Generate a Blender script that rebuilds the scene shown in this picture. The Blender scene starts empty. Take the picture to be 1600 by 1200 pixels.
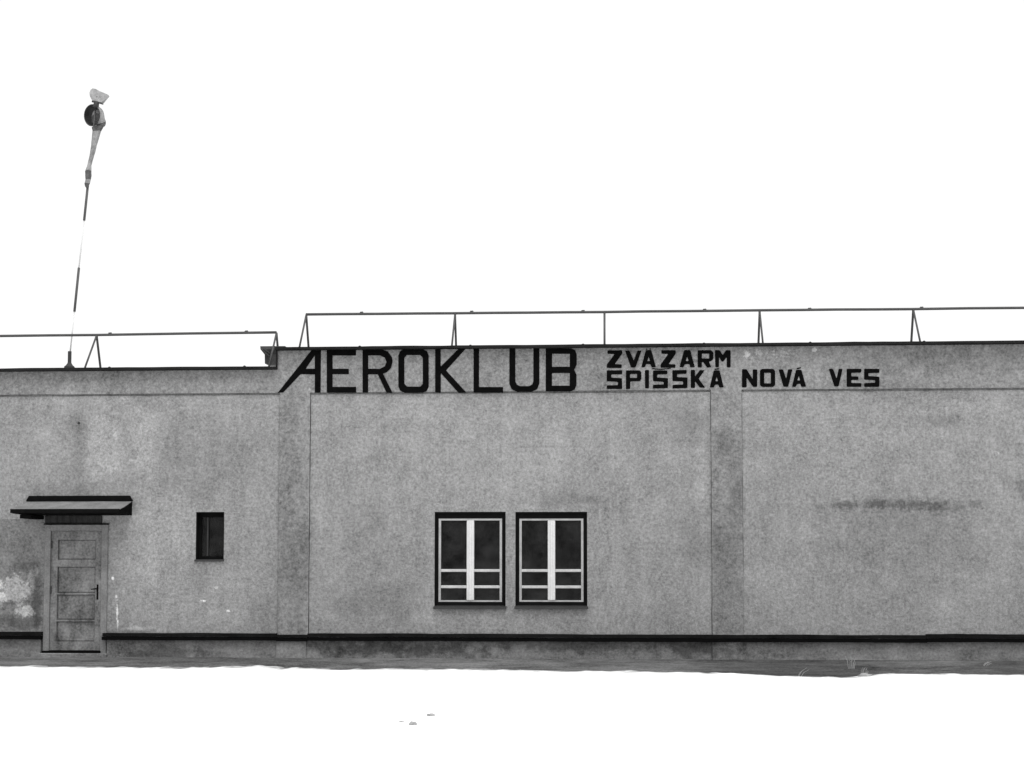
import bpy, bmesh, math, random
from math import radians, sin, cos, tan, pi
from mathutils import Vector, Matrix
from mathutils.geometry import tessellate_polygon
from mathutils import noise as mnoise

random.seed(7)
scene = bpy.context.scene
COL = scene.collection

# ------------------------------------------------------------------ camera
FPX = 2200.0                      # focal length in pixels of a 1600 px wide picture
YAW, PITCH = radians(3.3), radians(3.15)
PX, PY = 833.0, 754.0             # principal point (the print is cropped off-centre)
CAM = Vector((0.0, -22.0, 1.52))
cd = bpy.data.cameras.new('camera')
cam = bpy.data.objects.new('camera', cd)
COL.objects.link(cam)
cam.location = CAM
cam.rotation_euler = (radians(90) + PITCH, 0, YAW)
cd.sensor_width = 36.0
cd.lens = FPX / 1600 * 36
cd.shift_x = -(PX - 800) / 1600
cd.shift_y = (PY - 600) / 1600
cd.clip_start, cd.clip_end = 0.1, 20000
scene.camera = cam

# ------------------------------------------------------------------ sky, sun, exposure
SUN_EL, SUN_AZ = radians(62), radians(28)      # azimuth measured from straight behind the camera, to its right
world = bpy.data.worlds.new('World')
scene.world = world
world.use_nodes = True
nt = world.node_tree
nt.nodes.clear()
out = nt.nodes.new('ShaderNodeOutputWorld')
sky = nt.nodes.new('ShaderNodeTexSky')
sky.sky_type = 'NISHITA'
sky.sun_disc = False
sky.sun_elevation = SUN_EL
sky.sun_rotation = pi - SUN_AZ
sky.dust_density = 6.0
bw = nt.nodes.new('ShaderNodeRGBToBW')          # black and white film
bg = nt.nodes.new('ShaderNodeBackground')
bg.inputs['Strength'].default_value = 0.06
cloud = nt.nodes.new('ShaderNodeBackground')    # even white cloud cover
cloud.inputs['Color'].default_value = (1, 1, 1, 1)
cloud.inputs['Strength'].default_value = 0.92
add = nt.nodes.new('ShaderNodeAddShader')
nt.links.new(sky.outputs[0], bw.inputs[0])
nt.links.new(bw.outputs[0], bg.inputs['Color'])
nt.links.new(bg.outputs[0], add.inputs[0])
nt.links.new(cloud.outputs[0], add.inputs[1])
nt.links.new(add.outputs[0], out.inputs['Surface'])

sd = bpy.data.lights.new('sun', 'SUN')
sun = bpy.data.objects.new('sun', sd)
COL.objects.link(sun)
sd.energy = 1.5
sd.angle = radians(24)
sd.color = (1, 1, 1)
sdir = Vector((sin(SUN_AZ) * cos(SUN_EL), -cos(SUN_AZ) * cos(SUN_EL), sin(SUN_EL)))   # towards the sun
sun.rotation_euler = (-sdir).to_track_quat('-Z', 'Y').to_euler()
sun.location = (8, -20, 25)

scene.view_settings.view_transform = 'Standard'
scene.view_settings.look = 'None'
scene.view_settings.gamma = 1.0
scene.view_settings.exposure = 0.0
scene.view_settings.use_curve_mapping = False
scene.cycles.max_bounces = 6

# ------------------------------------------------------------------ measuring helpers
_F = Vector((-sin(YAW) * cos(PITCH), cos(YAW) * cos(PITCH), sin(PITCH)))
_R = Vector((cos(YAW), sin(YAW), 0))
_U = Vector((sin(YAW) * sin(PITCH), -cos(YAW) * sin(PITCH), cos(PITCH)))


def at(px, py, Y=0.0):
    """point of the plane y = Y that the photograph shows at pixel (px, py)"""
    d = _F * FPX + _R * (px - PX) - _U * (py - PY)
    return CAM + d * ((Y - CAM.y) / d.y)


def X(px, py=800, Y=0.0):
    return at(px, py, Y).x


def Z(py, px=800, Y=0.0):
    return at(px, py, Y).z


# ------------------------------------------------------------------ object helpers
def thing(name, label, cat, loc, group=None):
    o = bpy.data.objects.new(name, None)
    COL.objects.link(o)
    o.location = loc
    o.empty_display_size = 0.2
    o['label'] = label
    o['category'] = cat
    if group:
        o['group'] = group
    return o


def mesh_obj(name, verts, faces, mat, parent=None, smooth=False, label=None):
    """one mesh object; verts are world coordinates"""
    me = bpy.data.meshes.new(name)
    o = bpy.data.objects.new(name, me)
    COL.objects.link(o)
    org = Vector((0, 0, 0))
    if parent is not None:
        p, off = parent, Vector((0, 0, 0))
        while p is not None:
            off += p.location
            p = p.parent
        org = off
    me.from_pydata([tuple(Vector(v) - org) for v in verts], [], faces)
    bm = bmesh.new()
    bm.from_mesh(me)
    bmesh.ops.recalc_face_normals(bm, faces=bm.faces)
    bm.to_mesh(me)
    bm.free()
    if smooth:
        for p in me.polygons:
            p.use_smooth = True
    me.materials.append(mat)
    if parent is not None:
        o.parent = parent
    if label:
        o['label'] = label
    return o


def tag(o, label, cat, group=None):
    o['label'] = label
    o['category'] = cat
    if group:
        o['group'] = group
    return o


class MB:
    """collects shapes of ONE part"""
    def __init__(self):
        self.v, self.f = [], []

    def box(self, x0, x1, y0, y1, z0, z1):
        n = len(self.v)
        self.v += [(x, y, z) for x in (x0, x1) for y in (y0, y1) for z in (z0, z1)]
        self.f += [tuple(n + i for i in q) for q in
                   ((0, 1, 3, 2), (4, 6, 7, 5), (0, 4, 5, 1), (2, 3, 7, 6), (0, 2, 6, 4), (1, 5, 7, 3))]
        return self

    def bevel_box(self, x0, x1, y0, y1, z0, z1, b=0.005):
        bm = bmesh.new()
        bmesh.ops.create_cube(bm, size=1)
        for v in bm.verts:
            v.co = Vector(((x0 + x1) / 2 + v.co.x * (x1 - x0), (y0 + y1) / 2 + v.co.y * (y1 - y0), (z0 + z1) / 2 + v.co.z * (z1 - z0)))
        bmesh.ops.bevel(bm, geom=list(bm.edges), offset=b, segments=1, affect='EDGES')
        return self.add_bm(bm)

    def add_bm(self, bm):
        n = len(self.v)
        bm.verts.index_update()
        self.v += [tuple(v.co) for v in bm.verts]
        self.f += [tuple(n + v.index for v in f.verts) for f in bm.faces]
        bm.free()
        return self

    def strip(self, x0, x1, y0, y1, z0, z1, step=0.25, jz=0.004, jy=0.0, skip_jitter_top=False, seed=0):
        """a long bar along x whose edges waver a little"""
        n = max(1, int(round((x1 - x0) / step)))
        base = len(self.v)
        for i in range(n + 1):
            x = x0 + (x1 - x0) * i / n
            w = lambda k, s=1.0: (mnoise.noise(Vector((x * 1.3, k * 7.7, seed * 3.1))) + 0.6 * mnoise.noise(Vector((x * 5.1, k * 3.3, seed)))) * s
            a, b = w(1, jz), 0.0 if skip_jitter_top else w(2, jz)
            c = w(3, jy)
            self.v += [(x, y0 + c, z0 + a), (x, y1, z0 + a), (x, y1, z1 + b), (x, y0 + c, z1 + b)]
        for i in range(n):
            p, q = base + 4 * i, base + 4 * i + 4
            for k in range(4):
                k2 = (k + 1) % 4
                self.f.append((p + k, p + k2, q + k2, q + k))
        self.f.append(tuple(base + k for k in range(4)))
        e = base + 4 * n
        self.f.append(tuple(e + k for k in (3, 2, 1, 0)))
        return self

    def vstrip(self, x0, x1, y0, y1, z0, z1, step=0.25, jx=0.003, seed=0):
        """an upright bar whose sides waver a little"""
        n = max(1, int(round((z1 - z0) / step)))
        base = len(self.v)
        for i in range(n + 1):
            z = z0 + (z1 - z0) * i / n
            a = mnoise.noise(Vector((z * 1.7, 1.1, seed * 5.3))) * jx
            b = mnoise.noise(Vector((z * 1.7, 8.1, seed * 5.3))) * jx
            self.v += [(x0 + a, y0, z), (x1 + b, y0, z), (x1 + b, y1, z), (x0 + a, y1, z)]
        for i in range(n):
            p, q = base + 4 * i, base + 4 * i + 4
            for k in range(4):
                k2 = (k + 1) % 4
                self.f.append((p + k, p + k2, q + k2, q + k))
        self.f.append((base, base + 1, base + 2, base + 3))
        e = base + 4 * n
        self.f.append((e + 3, e + 2, e + 1, e))
        return self

    def tube(self, pts, radii, n=10, flat=None, cap=True):
        pts = [Vector(p) for p in pts]
        if not isinstance(radii, (list, tuple)):
            radii = [radii] * len(pts)
        base = len(self.v)
        up = Vector((0.31, 0.95, 0.11)).normalized()
        for i, p in enumerate(pts):
            t = (pts[min(i + 1, len(pts) - 1)] - pts[max(i - 1, 0)]).normalized()
            a = up.cross(t)
            if a.length < 1e-4:
                a = Vector((1, 0, 0)).cross(t)
            a.normalize()
            b = t.cross(a)
            for k in range(n):
                th = 2 * pi * k / n
                r = radii[i]
                ra, rb = (r, r) if not isinstance(r, tuple) else r
                self.v.append(tuple(p + a * (cos(th) * ra) + b * (sin(th) * rb)))
        for i in range(len(pts) - 1):
            for k in range(n):
                k2 = (k + 1) % n
                self.f.append((base + i * n + k, base + i * n + k2, base + (i + 1) * n + k2, base + (i + 1) * n + k))
        if cap:
            self.f.append(tuple(base + k for k in range(n))[::-1])
            e = base + (len(pts) - 1) * n
            self.f.append(tuple(e + k for k in range(n)))
        return self

    def prism(self, loops, y0, y1):
        """a shape in the xz plane (outline, then holes) with thickness from y0 to y1; loops of (x, z)"""
        base = len(self.v)
        flat = [p for lp in loops for p in lp]
        N = len(flat)
        self.v += [(x, y0, z) for x, z in flat] + [(x, y1, z) for x, z in flat]
        for t in tessellate_polygon([[Vector((x, z, 0)) for x, z in lp] for lp in loops]):
            self.f.append(tuple(base + i for i in t))
            self.f.append(tuple(base + N + i for i in reversed(t)))
        o = 0
        for lp in loops:
            m = len(lp)
            for i in range(m):
                j = (i + 1) % m
                self.f.append((base + o + i, base + o + j, base + N + o + j, base + N + o + i))
            o += m
        return self

    def build(self, name, mat, parent=None, smooth=False, label=None):
        return mesh_obj(name, self.v, self.f, mat, parent, smooth, label)


def plate_with_holes(x0, x1, z0, z1, y0, y1, holes, wob=0.004, seed=0):
    """a slab from y0 (front) to y1 with rectangular holes (hx0, hx1, hz0, hz1); its outer edges waver"""
    def edge(a, b, k):
        n = max(2, int(abs(b[0] - a[0] + b[1] - a[1]) / 0.22))
        r = []
        for i in range(n):
            t = i / n
            x, z = a[0] + (b[0] - a[0]) * t, a[1] + (b[1] - a[1]) * t
            if i:
                w = wob * mnoise.noise(Vector((x * 2.3 + seed, z * 2.3, k * 4.7)))
                if abs(b[0] - a[0]) > abs(b[1] - a[1]):
                    z += w
                else:
                    x += w
            r.append((x, z))
        return r
    loop = edge((x0, z0), (x1, z0), 1) + edge((x1, z0), (x1, z1), 2) + edge((x1, z1), (x0, z1), 3) + edge((x0, z1), (x0, z0), 4)
    hl = [[(a, c), (a, d), (b, d), (b, c)] for a, b, c, d in holes]
    m = MB()
    m.prism([loop] + hl, y0, y1)
    return m


def rounded(pts, r):
    """a closed polygon with its corners rounded off"""
    if r <= 0:
        return pts
    res = []
    n = len(pts)
    for i in range(n):
        a, b, c = Vector(pts[i - 1]), Vector(pts[i]), Vector(pts[(i + 1) % n])
        la, lc = (a - b).length, (c - b).length
        k = min(r, la * 0.42, lc * 0.42)
        p, q = b + (a - b) * (k / la), b + (c - b) * (k / lc)
        for t in (0, 0.25, 0.5, 0.75, 1):
            res.append(tuple(p * (1 - t) ** 2 + b * 2 * t * (1 - t) + q * t * t))
    return res


# ------------------------------------------------------------------ materials (all neutral: black and white film)
class Mat:
    def __init__(self, name, rough=0.9, spec=0.2):
        self.m = bpy.data.materials.new(name)
        self.m.use_nodes = True
        self.t = self.m.node_tree
        self.b = self.t.nodes['Principled BSDF']
        self.b.inputs['Roughness'].default_value = rough
        self.b.inputs['Specular IOR Level'].default_value = spec
        self.pos = self.t.nodes.new('ShaderNodeNewGeometry').outputs['Position']

    def n(self, op, a, b=None, c=None, clamp=False):
        nd = self.t.nodes.new('ShaderNodeMath')
        nd.operation = op
        nd.use_clamp = clamp
        for i, v in enumerate((a, b, c)):
            if v is None:
                continue
            if isinstance(v, (int, float)):
                nd.inputs[i].default_value = v
            else:
                self.t.links.new(v, nd.inputs[i])
        return nd.outputs[0]

    def mapped(self, scale=(1, 1, 1), loc=(0, 0, 0)):
        mp = self.t.nodes.new('ShaderNodeMapping')
        mp.inputs['Scale'].default_value = scale
        mp.inputs['Location'].default_value = loc
        self.t.links.new(self.pos, mp.inputs['Vector'])
        return mp.outputs[0]

    def noise(self, scale, detail=3.0, rough=0.55, stretch=(1, 1, 1), loc=(0, 0, 0), dist=0.0):
        nz = self.t.nodes.new('ShaderNodeTexNoise')
        nz.inputs['Scale'].default_value = scale
        nz.inputs['Detail'].default_value = detail
        nz.inputs['Roughness'].default_value = rough
        nz.inputs['Distortion'].default_value = dist
        self.t.links.new(self.mapped(stretch, loc), nz.inputs['Vector'])
        return nz.outputs['Fac']

    def smooth(self, v, lo, hi):
        mr = self.t.nodes.new('ShaderNodeMapRange')
        mr.interpolation_type = 'SMOOTHSTEP'
        mr.inputs['From Min'].default_value = lo
        mr.inputs['From Max'].default_value = hi
        self.t.links.new(v, mr.inputs['Value'])
        return mr.outputs['Result']

    def blob(self, cx, cz, rx, rz, ragged=0.8, nscale=6.0, soft=0.5):
        """a stain of its own ragged shape centred at (cx, cz) on the wall"""
        sep = self.t.nodes.new('ShaderNodeSeparateXYZ')
        self.t.links.new(self.pos, sep.inputs[0])
        dx = self.n('DIVIDE', self.n('SUBTRACT', sep.outputs['X'], cx), rx)
        dz = self.n('DIVIDE', self.n('SUBTRACT', sep.outputs['Z'], cz), rz)
        d = self.n('SQRT', self.n('ADD', self.n('MULTIPLY', dx, dx), self.n('MULTIPLY', dz, dz)))
        nz = self.noise(nscale, 5.0, 0.65, loc=(cx * 1.7, 0, cz * 2.3))
        d = self.n('ADD', d, self.n('MULTIPLY', self.n('SUBTRACT', nz, 0.5), ragged * 4.5))
        return self.n('SUBTRACT', 1.0, self.smooth(d, 1.0 - soft, 1.0 + soft))

    def mix(self, v, target, mask, amount=1.0):
        """v*(1-m) + target*m"""
        m = self.n('MULTIPLY', mask, amount)
        return self.n('ADD', self.n('MULTIPLY', v, self.n('SUBTRACT', 1.0, m)), self.n('MULTIPLY', m, target))

    def color(self, v):
        self.t.links.new(v, self.b.inputs['Base Color'])
        return self

    def bump(self, h, strength=0.4, dist=0.01):
        bp = self.t.nodes.new('ShaderNodeBump')
        bp.inputs['Strength'].default_value = strength
        bp.inputs['Distance'].default_value = dist
        self.t.links.new(h, bp.inputs['Height'])
        self.t.links.new(bp.outputs['Normal'], self.b.inputs['Normal'])
        return self


def mottled(name, base, amp=0.25, scale=3.0, grain=0.2, gscale=70.0, rough=0.85, spec=0.2, stretch=(1, 1, 1), bump=0.2):
    m = Mat(name, rough, spec)
    lo = m.n('SUBTRACT', m.noise(scale, 5.0, 0.6, stretch), 0.5)
    gr = m.n('SUBTRACT', m.noise(gscale, 2.0, 0.6), 0.5)
    v = m.n('ADD', 1.0, m.n('ADD', m.n('MULTIPLY', lo, amp * 2), m.n('MULTIPLY', gr, grain * 2)))
    m.color(m.n('MULTIPLY', v, base))
    if bump:
        m.bump(m.noise(gscale * 0.7, 3.0), bump, 0.006)
    return m.m


def plaster(name, base, stains=(), amp=0.16, streak=0.13, grain=0.46, stretch=(1, 1, 1)):
    m = Mat(name, 0.95, 0.05)
    def nz(*a, **k):
        return m.n('MULTIPLY', m.n('SUBTRACT', m.noise(*a, **k), 0.5), 3.6)      # about -1 .. 1
    big = nz(0.6, 4.0, 0.6, stretch=stretch, dist=0.8)
    mid = nz(2.8, 6.0, 0.68, stretch=stretch, dist=0.3)
    run = nz(2.2, 5.0, 0.6, stretch=(1.6, 1, 0.25), loc=(3, 0, 7))
    gr = nz(25.0, 2.0, 0.85)
    gr2 = nz(12.0, 4.0, 0.65, stretch=stretch)
    s = m.n('ADD', m.n('MULTIPLY', big, amp * 1.05), m.n('MULTIPLY', mid, amp * 1.25))
    s = m.n('ADD', s, m.n('MULTIPLY', run, streak))
    s = m.n('ADD', s, m.n('MULTIPLY', gr, grain))
    s = m.n('ADD', s, m.n('MULTIPLY', gr2, grain * 0.55))
    v = m.n('ADD', s, 1.0)
    for cx, cz, rx, rz, target, amount, ragged, ns, soft in stains:
        mask = m.blob(cx, cz, rx, rz, ragged, ns, soft)
        # a stain tints the plaster, so its grain stays visible
        f = m.n('ADD', 1.0, m.n('MULTIPLY', mask, max(-0.8, 1.35 * amount * (target / WALL0 - 1.0))))
        v = m.n('MULTIPLY', v, f)
    v = m.n('MULTIPLY', v, base)
    pit = m.smooth(m.noise(8.0, 2.0, 0.6, loc=(31, 0, 4)), 0.73, 0.78)
    v = m.n('MULTIPLY', v, m.n('ADD', 1.0, m.n('MULTIPLY', pit, 0.5)))
    hole_ = m.smooth(m.noise(7.0, 2.0, 0.6, loc=(11, 0, 41)), 0.74, 0.80)
    v = m.n('MULTIPLY', v, m.n('SUBTRACT', 1.0, m.n('MULTIPLY', hole_, 0.35)))
    m.color(m.n('MAXIMUM', v, 0.01))
    h = m.n('ADD', m.n('MULTIPLY', m.noise(40.0, 3.0, 0.6), 0.7), m.n('MULTIPLY', m.noise(5.0, 3.0), 1.5))
    m.bump(h, 0.5, 0.014)
    return m.m


def S(px, py, rx, rz, target, amount, ragged=0.7, ns=6.0, soft=0.5):
    """a stain given by where the photograph shows it (pixels on the wall plane)"""
    p = at(px, py)
    return (p.x, p.z, rx / 100.0, rz / 100.0, target, amount, ragged, ns, soft)


WALL0 = 0.275                      # reference tone the stain values below are given against
WALL = 0.222
wall_stains = [
    # long dark streak on the far panel
    S(1283, 792, 8, 3.5, 0.13, 0.45, 0.9, 16, 0.6), S(1322, 789, 18, 6, 0.12, 0.6, 0.8, 12, 0.6), S(1372, 787, 22, 6, 0.11, 0.62, 0.8, 12, 0.6),
    S(1432, 789, 36, 8, 0.12, 0.62, 1.0, 11, 0.7), S(1480, 794, 30, 8, 0.14, 0.5, 1.1, 11, 0.7), S(1524, 788, 8, 6, 0.13, 0.5, 1.0, 15, 0.7),
    S(1430, 805, 90, 22, 0.2, 0.35, 1.2, 5, 0.9),
    S(1420, 850, 120, 50, 0.21, 0.35, 0.9, 2.0, 0.8), S(1320, 700, 90, 50, 0.32, 0.35, 0.9, 2.0, 0.8),
    S(1480, 655, 26, 10, 0.2, 0.5), S(1500, 640, 60, 12, 0.34, 0.3),
    S(1597, 762, 9, 14, 0.17, 0.45, 1.1, 9, 0.7),
    # mid panel
    S(1085, 655, 40, 30, 0.19, 0.5, 0.9, 3.0, 0.7), S(1090, 840, 30, 40, 0.2, 0.4, 0.9, 3.0, 0.7),
    S(590, 940, 70, 28, 0.19, 0.45, 0.9, 3.0, 0.7), S(880, 780, 40, 14, 0.16, 0.4, 0.9, 4.0, 0.7),
    S(720, 690, 200, 60, 0.31, 0.3, 0.9, 2.0, 0.9), S(560, 860, 70, 60, 0.23, 0.35, 0.9, 2.5, 0.8),
    S(500, 800, 10, 50, 0.34, 0.35), S(1095, 760, 12, 60, 0.34, 0.35),
    S(665, 965, 20, 14, 0.33, 0.4),
    # left panel
    S(123, 661, 2.0, 2.4, 0.06, 0.8, 0.5, 20.0, 0.3), S(120, 662, 11, 13, 0.19, 0.4, 1.0, 7.0), S(121, 725, 10, 45, 0.19, 0.4, 1.0, 4.0), S(112, 660, 36, 22, 0.22, 0.35, 1.2, 3.0, 0.8),
    S(165, 690, 24, 60, 0.35, 0.65, 0.8, 4.0), S(225, 690, 18, 55, 0.35, 0.65, 0.8, 4.0), S(250, 850, 50, 80, 0.345, 0.6, 0.8, 3.0, 0.7), S(300, 950, 80, 30, 0.33, 0.4, 0.8, 3.0, 0.7), S(330, 720, 60, 50, 0.23, 0.5, 0.9, 2.5, 0.8), S(30, 720, 50, 50, 0.24, 0.4, 0.9, 2.5, 0.8),
    S(95, 765, 55, 12, 0.19, 0.4), S(300, 740, 50, 60, 0.24, 0.4, 0.9, 3.0),
    S(410, 960, 20, 30, 0.2, 0.4), S(200, 990, 40, 6, 0.15, 0.4), S(215, 982, 18, 3, 0.42, 0.6),
    # whitewash splashes near the door
    S(176, 904, 2.2, 2.2, 0.7, 0.9, 0.4, 20, 0.4), S(182, 932, 1.5, 2.2, 0.6, 0.9, 0.4, 20, 0.4),
    S(183, 958, 1.4, 14, 0.6, 0.9, 0.9, 14, 0.4), S(184, 976, 1.2, 9, 0.55, 0.8, 0.9, 14, 0.4),
    S(318, 939, 3.6, 1.6, 0.7, 0.8, 0.8, 25, 0.4), S(338, 918, 2.6, 2.4, 0.5, 0.7, 0.9, 25, 0.4), S(357, 955, 3, 1.6, 0.6, 0.7, 0.8, 25, 0.4),
    S(180, 677, 4, 4, 0.40, 0.5, 1.2, 12), S(204, 720, 3, 2, 0.40, 0.5, 1.2, 14), S(192, 622, 5, 2, 0.40, 0.5, 1.2, 14),
]
M = {}
M['wall'] = plaster('plaster_wall', WALL, wall_stains)
patch_stains = [
    S(18, 922, 26, 22, 0.52, 0.8, 0.9, 8.0, 0.2), S(38, 955, 13, 9, 0.56, 0.9, 0.8, 8.0, 0.2), S(50, 905, 9, 18, 0.40, 0.5, 1.0, 9.0, 0.3),
    S(0, 930, 8, 16, 0.42, 0.7, 0.9, 6.0, 0.25), S(58, 935, 8, 40, 0.1, 0.6, 0.8, 5.0, 0.5), S(30, 972, 50, 10, 0.12, 0.5, 0.8, 5.0),
    S(40, 885, 20, 9, 0.13, 0.5, 0.8, 6.0), S(22, 941, 10, 3, 0.13, 0.6, 0.7, 8.0),
]
M['patch'] = plaster('plaster_repair', 0.158, patch_stains, amp=0.22)
frieze_stains = [
    S(1168, 556, 6, 6, 0.5, 0.7, 1.1, 22, 0.2), S(1185, 552, 4, 4, 0.45, 0.6, 1.1, 22, 0.2), S(1220, 552, 14, 6, 0.42, 0.55, 1.3, 22, 0.2),
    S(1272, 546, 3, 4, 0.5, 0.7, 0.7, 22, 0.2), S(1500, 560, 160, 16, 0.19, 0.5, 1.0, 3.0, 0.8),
    S(1130, 690, 16, 22, 0.17, 0.5, 0.9, 4.0, 0.6), S(1150, 770, 14, 60, 0.19, 0.5, 0.9, 3.0, 0.7), S(1118, 840, 8, 30, 0.16, 0.45, 0.9, 4.0),
    S(1135, 900, 24, 60, 0.19, 0.45, 0.9, 3.0, 0.7), S(1132, 670, 20, 20, 0.3, 0.4),
    S(460, 870, 26, 70, 0.19, 0.5, 0.9, 3.0, 0.7), S(452, 680, 14, 60, 0.22, 0.4, 0.9, 3.0, 0.7),
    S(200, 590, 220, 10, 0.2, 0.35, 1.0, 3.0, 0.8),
]
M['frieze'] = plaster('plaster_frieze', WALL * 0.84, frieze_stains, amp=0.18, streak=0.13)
plinth_stains = [
    S(640, 1015, 120, 12, 0.09, 0.6, 1.0, 5.0, 0.6), S(520, 1012, 30, 12, 0.1, 0.5, 1.0, 5.0), S(1080, 1012, 70, 12, 0.09, 0.55, 1.0, 5.0, 0.6),
    S(250, 1020, 60, 10, 0.1, 0.5, 1.0, 5.0), S(900, 1010, 90, 8, 0.11, 0.5, 1.0, 5.0), S(240, 1008, 20, 8, 0.3, 0.4), S(1200, 1015, 40, 6, 0.3, 0.4),
    S(545, 1018, 30, 6, 0.27, 0.4),
]
M['plinth'] = plaster('plaster_plinth', 0.165, plinth_stains, amp=0.34, streak=0.12, grain=0.4, stretch=(0.7, 1, 1.6))
M['ledge_top'] = mottled('dusty_ledge', 0.009, 0.9, 2.2, 0.7, 30, 0.9, 0.03, stretch=(1, 1, 3))
M['ledge'] = mottled('tarred_ledge', 0.0035, 0.6, 3, 0.5, 40, 0.85, 0.03)
M['coping'] = mottled('dark_sheet_coping', 0.013, 0.8, 2.5, 0.4, 40, 0.8, 0.05)
M['paint_black'] = mottled('black_letter_paint', 0.0035, 0.6, 6, 0.6, 40, 0.9, 0.01)
M['iron'] = mottled('weathered_iron', 0.06, 0.35, 4, 0.3, 80, 0.7, 0.3)
M['iron_dark'] = mottled('dark_iron', 0.035, 0.35, 4, 0.3, 80, 0.7, 0.3)
M['pole_white'] = mottled('white_pole_paint', 0.56, 0.06, 4, 0.05, 80, 0.6, 0.3, bump=0)
M['pole_grey'] = mottled('red_pole_paint', 0.07, 0.25, 4, 0.2, 80, 0.6, 0.3)
M['white_paint'] = mottled('white_window_paint', 0.56, 0.2, 6, 0.22, 50, 0.7, 0.2, bump=0.1)
M['aged_paint'] = mottled('aged_sash_paint', 0.31, 0.4, 6, 0.3, 50, 0.7, 0.2, bump=0.1)
M['bar_paint'] = mottled('worn_bar_paint', 0.42, 0.4, 6, 0.3, 50, 0.7, 0.2, bump=0.1)
M['casing'] = mottled('dark_casing_paint', 0.006, 0.5, 5, 0.4, 50, 0.8, 0.04)
M['sill'] = mottled('dull_sill_sheet', 0.028, 0.4, 5, 0.3, 70, 0.6, 0.3)
M['door'] = mottled('weathered_door_paint', 0.15, 1.2, 4.5, 0.8, 26, 0.8, 0.2, stretch=(1, 1, 0.5))
M['door_frame'] = mottled('weathered_door_frame', 0.17, 0.6, 4.5, 0.5, 34, 0.8, 0.2)
M['canopy_sheet'] = mottled('zinc_canopy_sheet', 0.17, 0.6, 4.0, 0.5, 34, 0.75, 0.2)
M['dark_wood'] = mottled('dark_canopy_wood', 0.005, 0.5, 6, 0.4, 60, 0.9, 0.02, stretch=(3, 1, 0.5))
M['header'] = mottled('shade_darkened_boards', 0.03, 0.9, 6, 0.6, 50, 0.9, 0.05, stretch=(3, 1, 0.4))  # real boards, with the shade under the canopy put into their colour
M['concrete'] = plaster('apron_concrete', 0.105, [(X(1215, 1040), -0.1, 1.3, 5.0, 0.14, 0.55, 0.6, 3.0, 0.6), (X(1545, 1040), -0.1, 0.5, 5.0, 0.12, 0.5, 0.6, 3.0, 0.6), (X(640, 1040), -0.1, 2.0, 5.0, 0.36, 0.5, 0.6, 2.0, 0.6)], amp=0.5, streak=0.0, grain=0.55, stretch=(0.45, 1.1, 1))
M['interior'] = mottled('room_plaster', 0.35, 0.2, 2, 0.1, 40, 0.9, 0.1, bump=0)
M['curtain'] = mottled('dark_curtain_cloth', 0.05, 1.2, 5, 0.4, 50, 0.95, 0.02, stretch=(4, 1, 0.4))
M['jar'] = mottled('pale_jar', 0.75, 0.2, 20, 0.1, 80, 0.4, 0.4, bump=0)
M['cloth_dark'] = mottled('dark_sock_cloth', 0.035, 0.6, 9, 0.3, 60, 0.95, 0.05)
M['cloth_dark2'] = mottled('darker_sock_cloth', 0.09, 0.9, 9, 0.4, 40, 0.95, 0.05)
M['cloth'] = mottled('faded_sock_cloth', 0.24, 1.0, 9, 0.4, 40, 0.95, 0.05)
M['vane'] = mottled('pale_vane_sheet', 0.27, 0.6, 14, 0.4, 50, 0.6, 0.3)
M['straw'] = mottled('dry_grass', 0.30, 0.4, 12, 0.2, 90, 0.9, 0.1, bump=0)
M['dirt'] = mottled('frozen_dirt', 0.30, 0.5, 15, 0.4, 60, 0.95, 0.05)
M['hopper'] = mottled('rusty_hopper_sheet', 0.06, 0.7, 9, 0.4, 50, 0.8, 0.2)

# snow: bright, only the faintest tone
ms = Mat('snow', 0.9, 0.15)
at_ = ms.t.nodes.new('ShaderNodeAttribute')
at_.attribute_name = 'slush'
sl_ = ms.n('MULTIPLY', at_.outputs['Fac'], ms.n('ADD', 0.35, ms.noise(7.0, 4.0, 0.6, stretch=(1, 0.6, 1))), clamp=True)
sv = ms.n('ADD', 0.88, ms.n('MULTIPLY', ms.n('SUBTRACT', ms.noise(1.4, 5.0), 0.5), 0.06))
ms.color(ms.mix(sv, 0.22, ms.smooth(sl_, 0.3, 0.85)))
ms.bump(ms.n('ADD', ms.noise(9.0, 4.0), ms.n('MULTIPLY', ms.noise(1.5, 3.0), 3.0)), 0.25, 0.02)
M['snow'] = ms.m

# window glass: thin pane, part mirror, part clear
mg = bpy.data.materials.new('dusty_glass')
mg.use_nodes = True
t = mg.node_tree
t.nodes.clear()
go = t.nodes.new('ShaderNodeOutputMaterial')
gm = t.nodes.new('ShaderNodeMixShader')
gt = t.nodes.new('ShaderNodeBsdfTransparent')
gt.inputs['Color'].default_value = (0.16, 0.16, 0.16, 1)
gg = t.nodes.new('ShaderNodeBsdfGlossy')
gg.inputs['Roughness'].default_value = 0.12
gf = t.nodes.new('ShaderNodeFresnel')
gf.inputs['IOR'].default_value = 1.24
t.links.new(gf.outputs[0], gm.inputs[0])
t.links.new(gt.outputs[0], gm.inputs[1])
t.links.new(gg.outputs[0], gm.inputs[2])
t.links.new(gm.outputs[0], go.inputs['Surface'])
gd = t.nodes.new('ShaderNodeBsdfDiffuse')
gd.inputs['Color'].default_value = (0.5, 0.5, 0.5, 1)
gp = t.nodes.new('ShaderNodeNewGeometry')
gn = t.nodes.new('ShaderNodeTexNoise')
gn.inputs['Scale'].default_value = 3.2
gn.inputs['Detail'].default_value = 7.0
gn.inputs['Roughness'].default_value = 0.72
t.links.new(gp.outputs['Position'], gn.inputs['Vector'])
gr_ = t.nodes.new('ShaderNodeMapRange')
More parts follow.
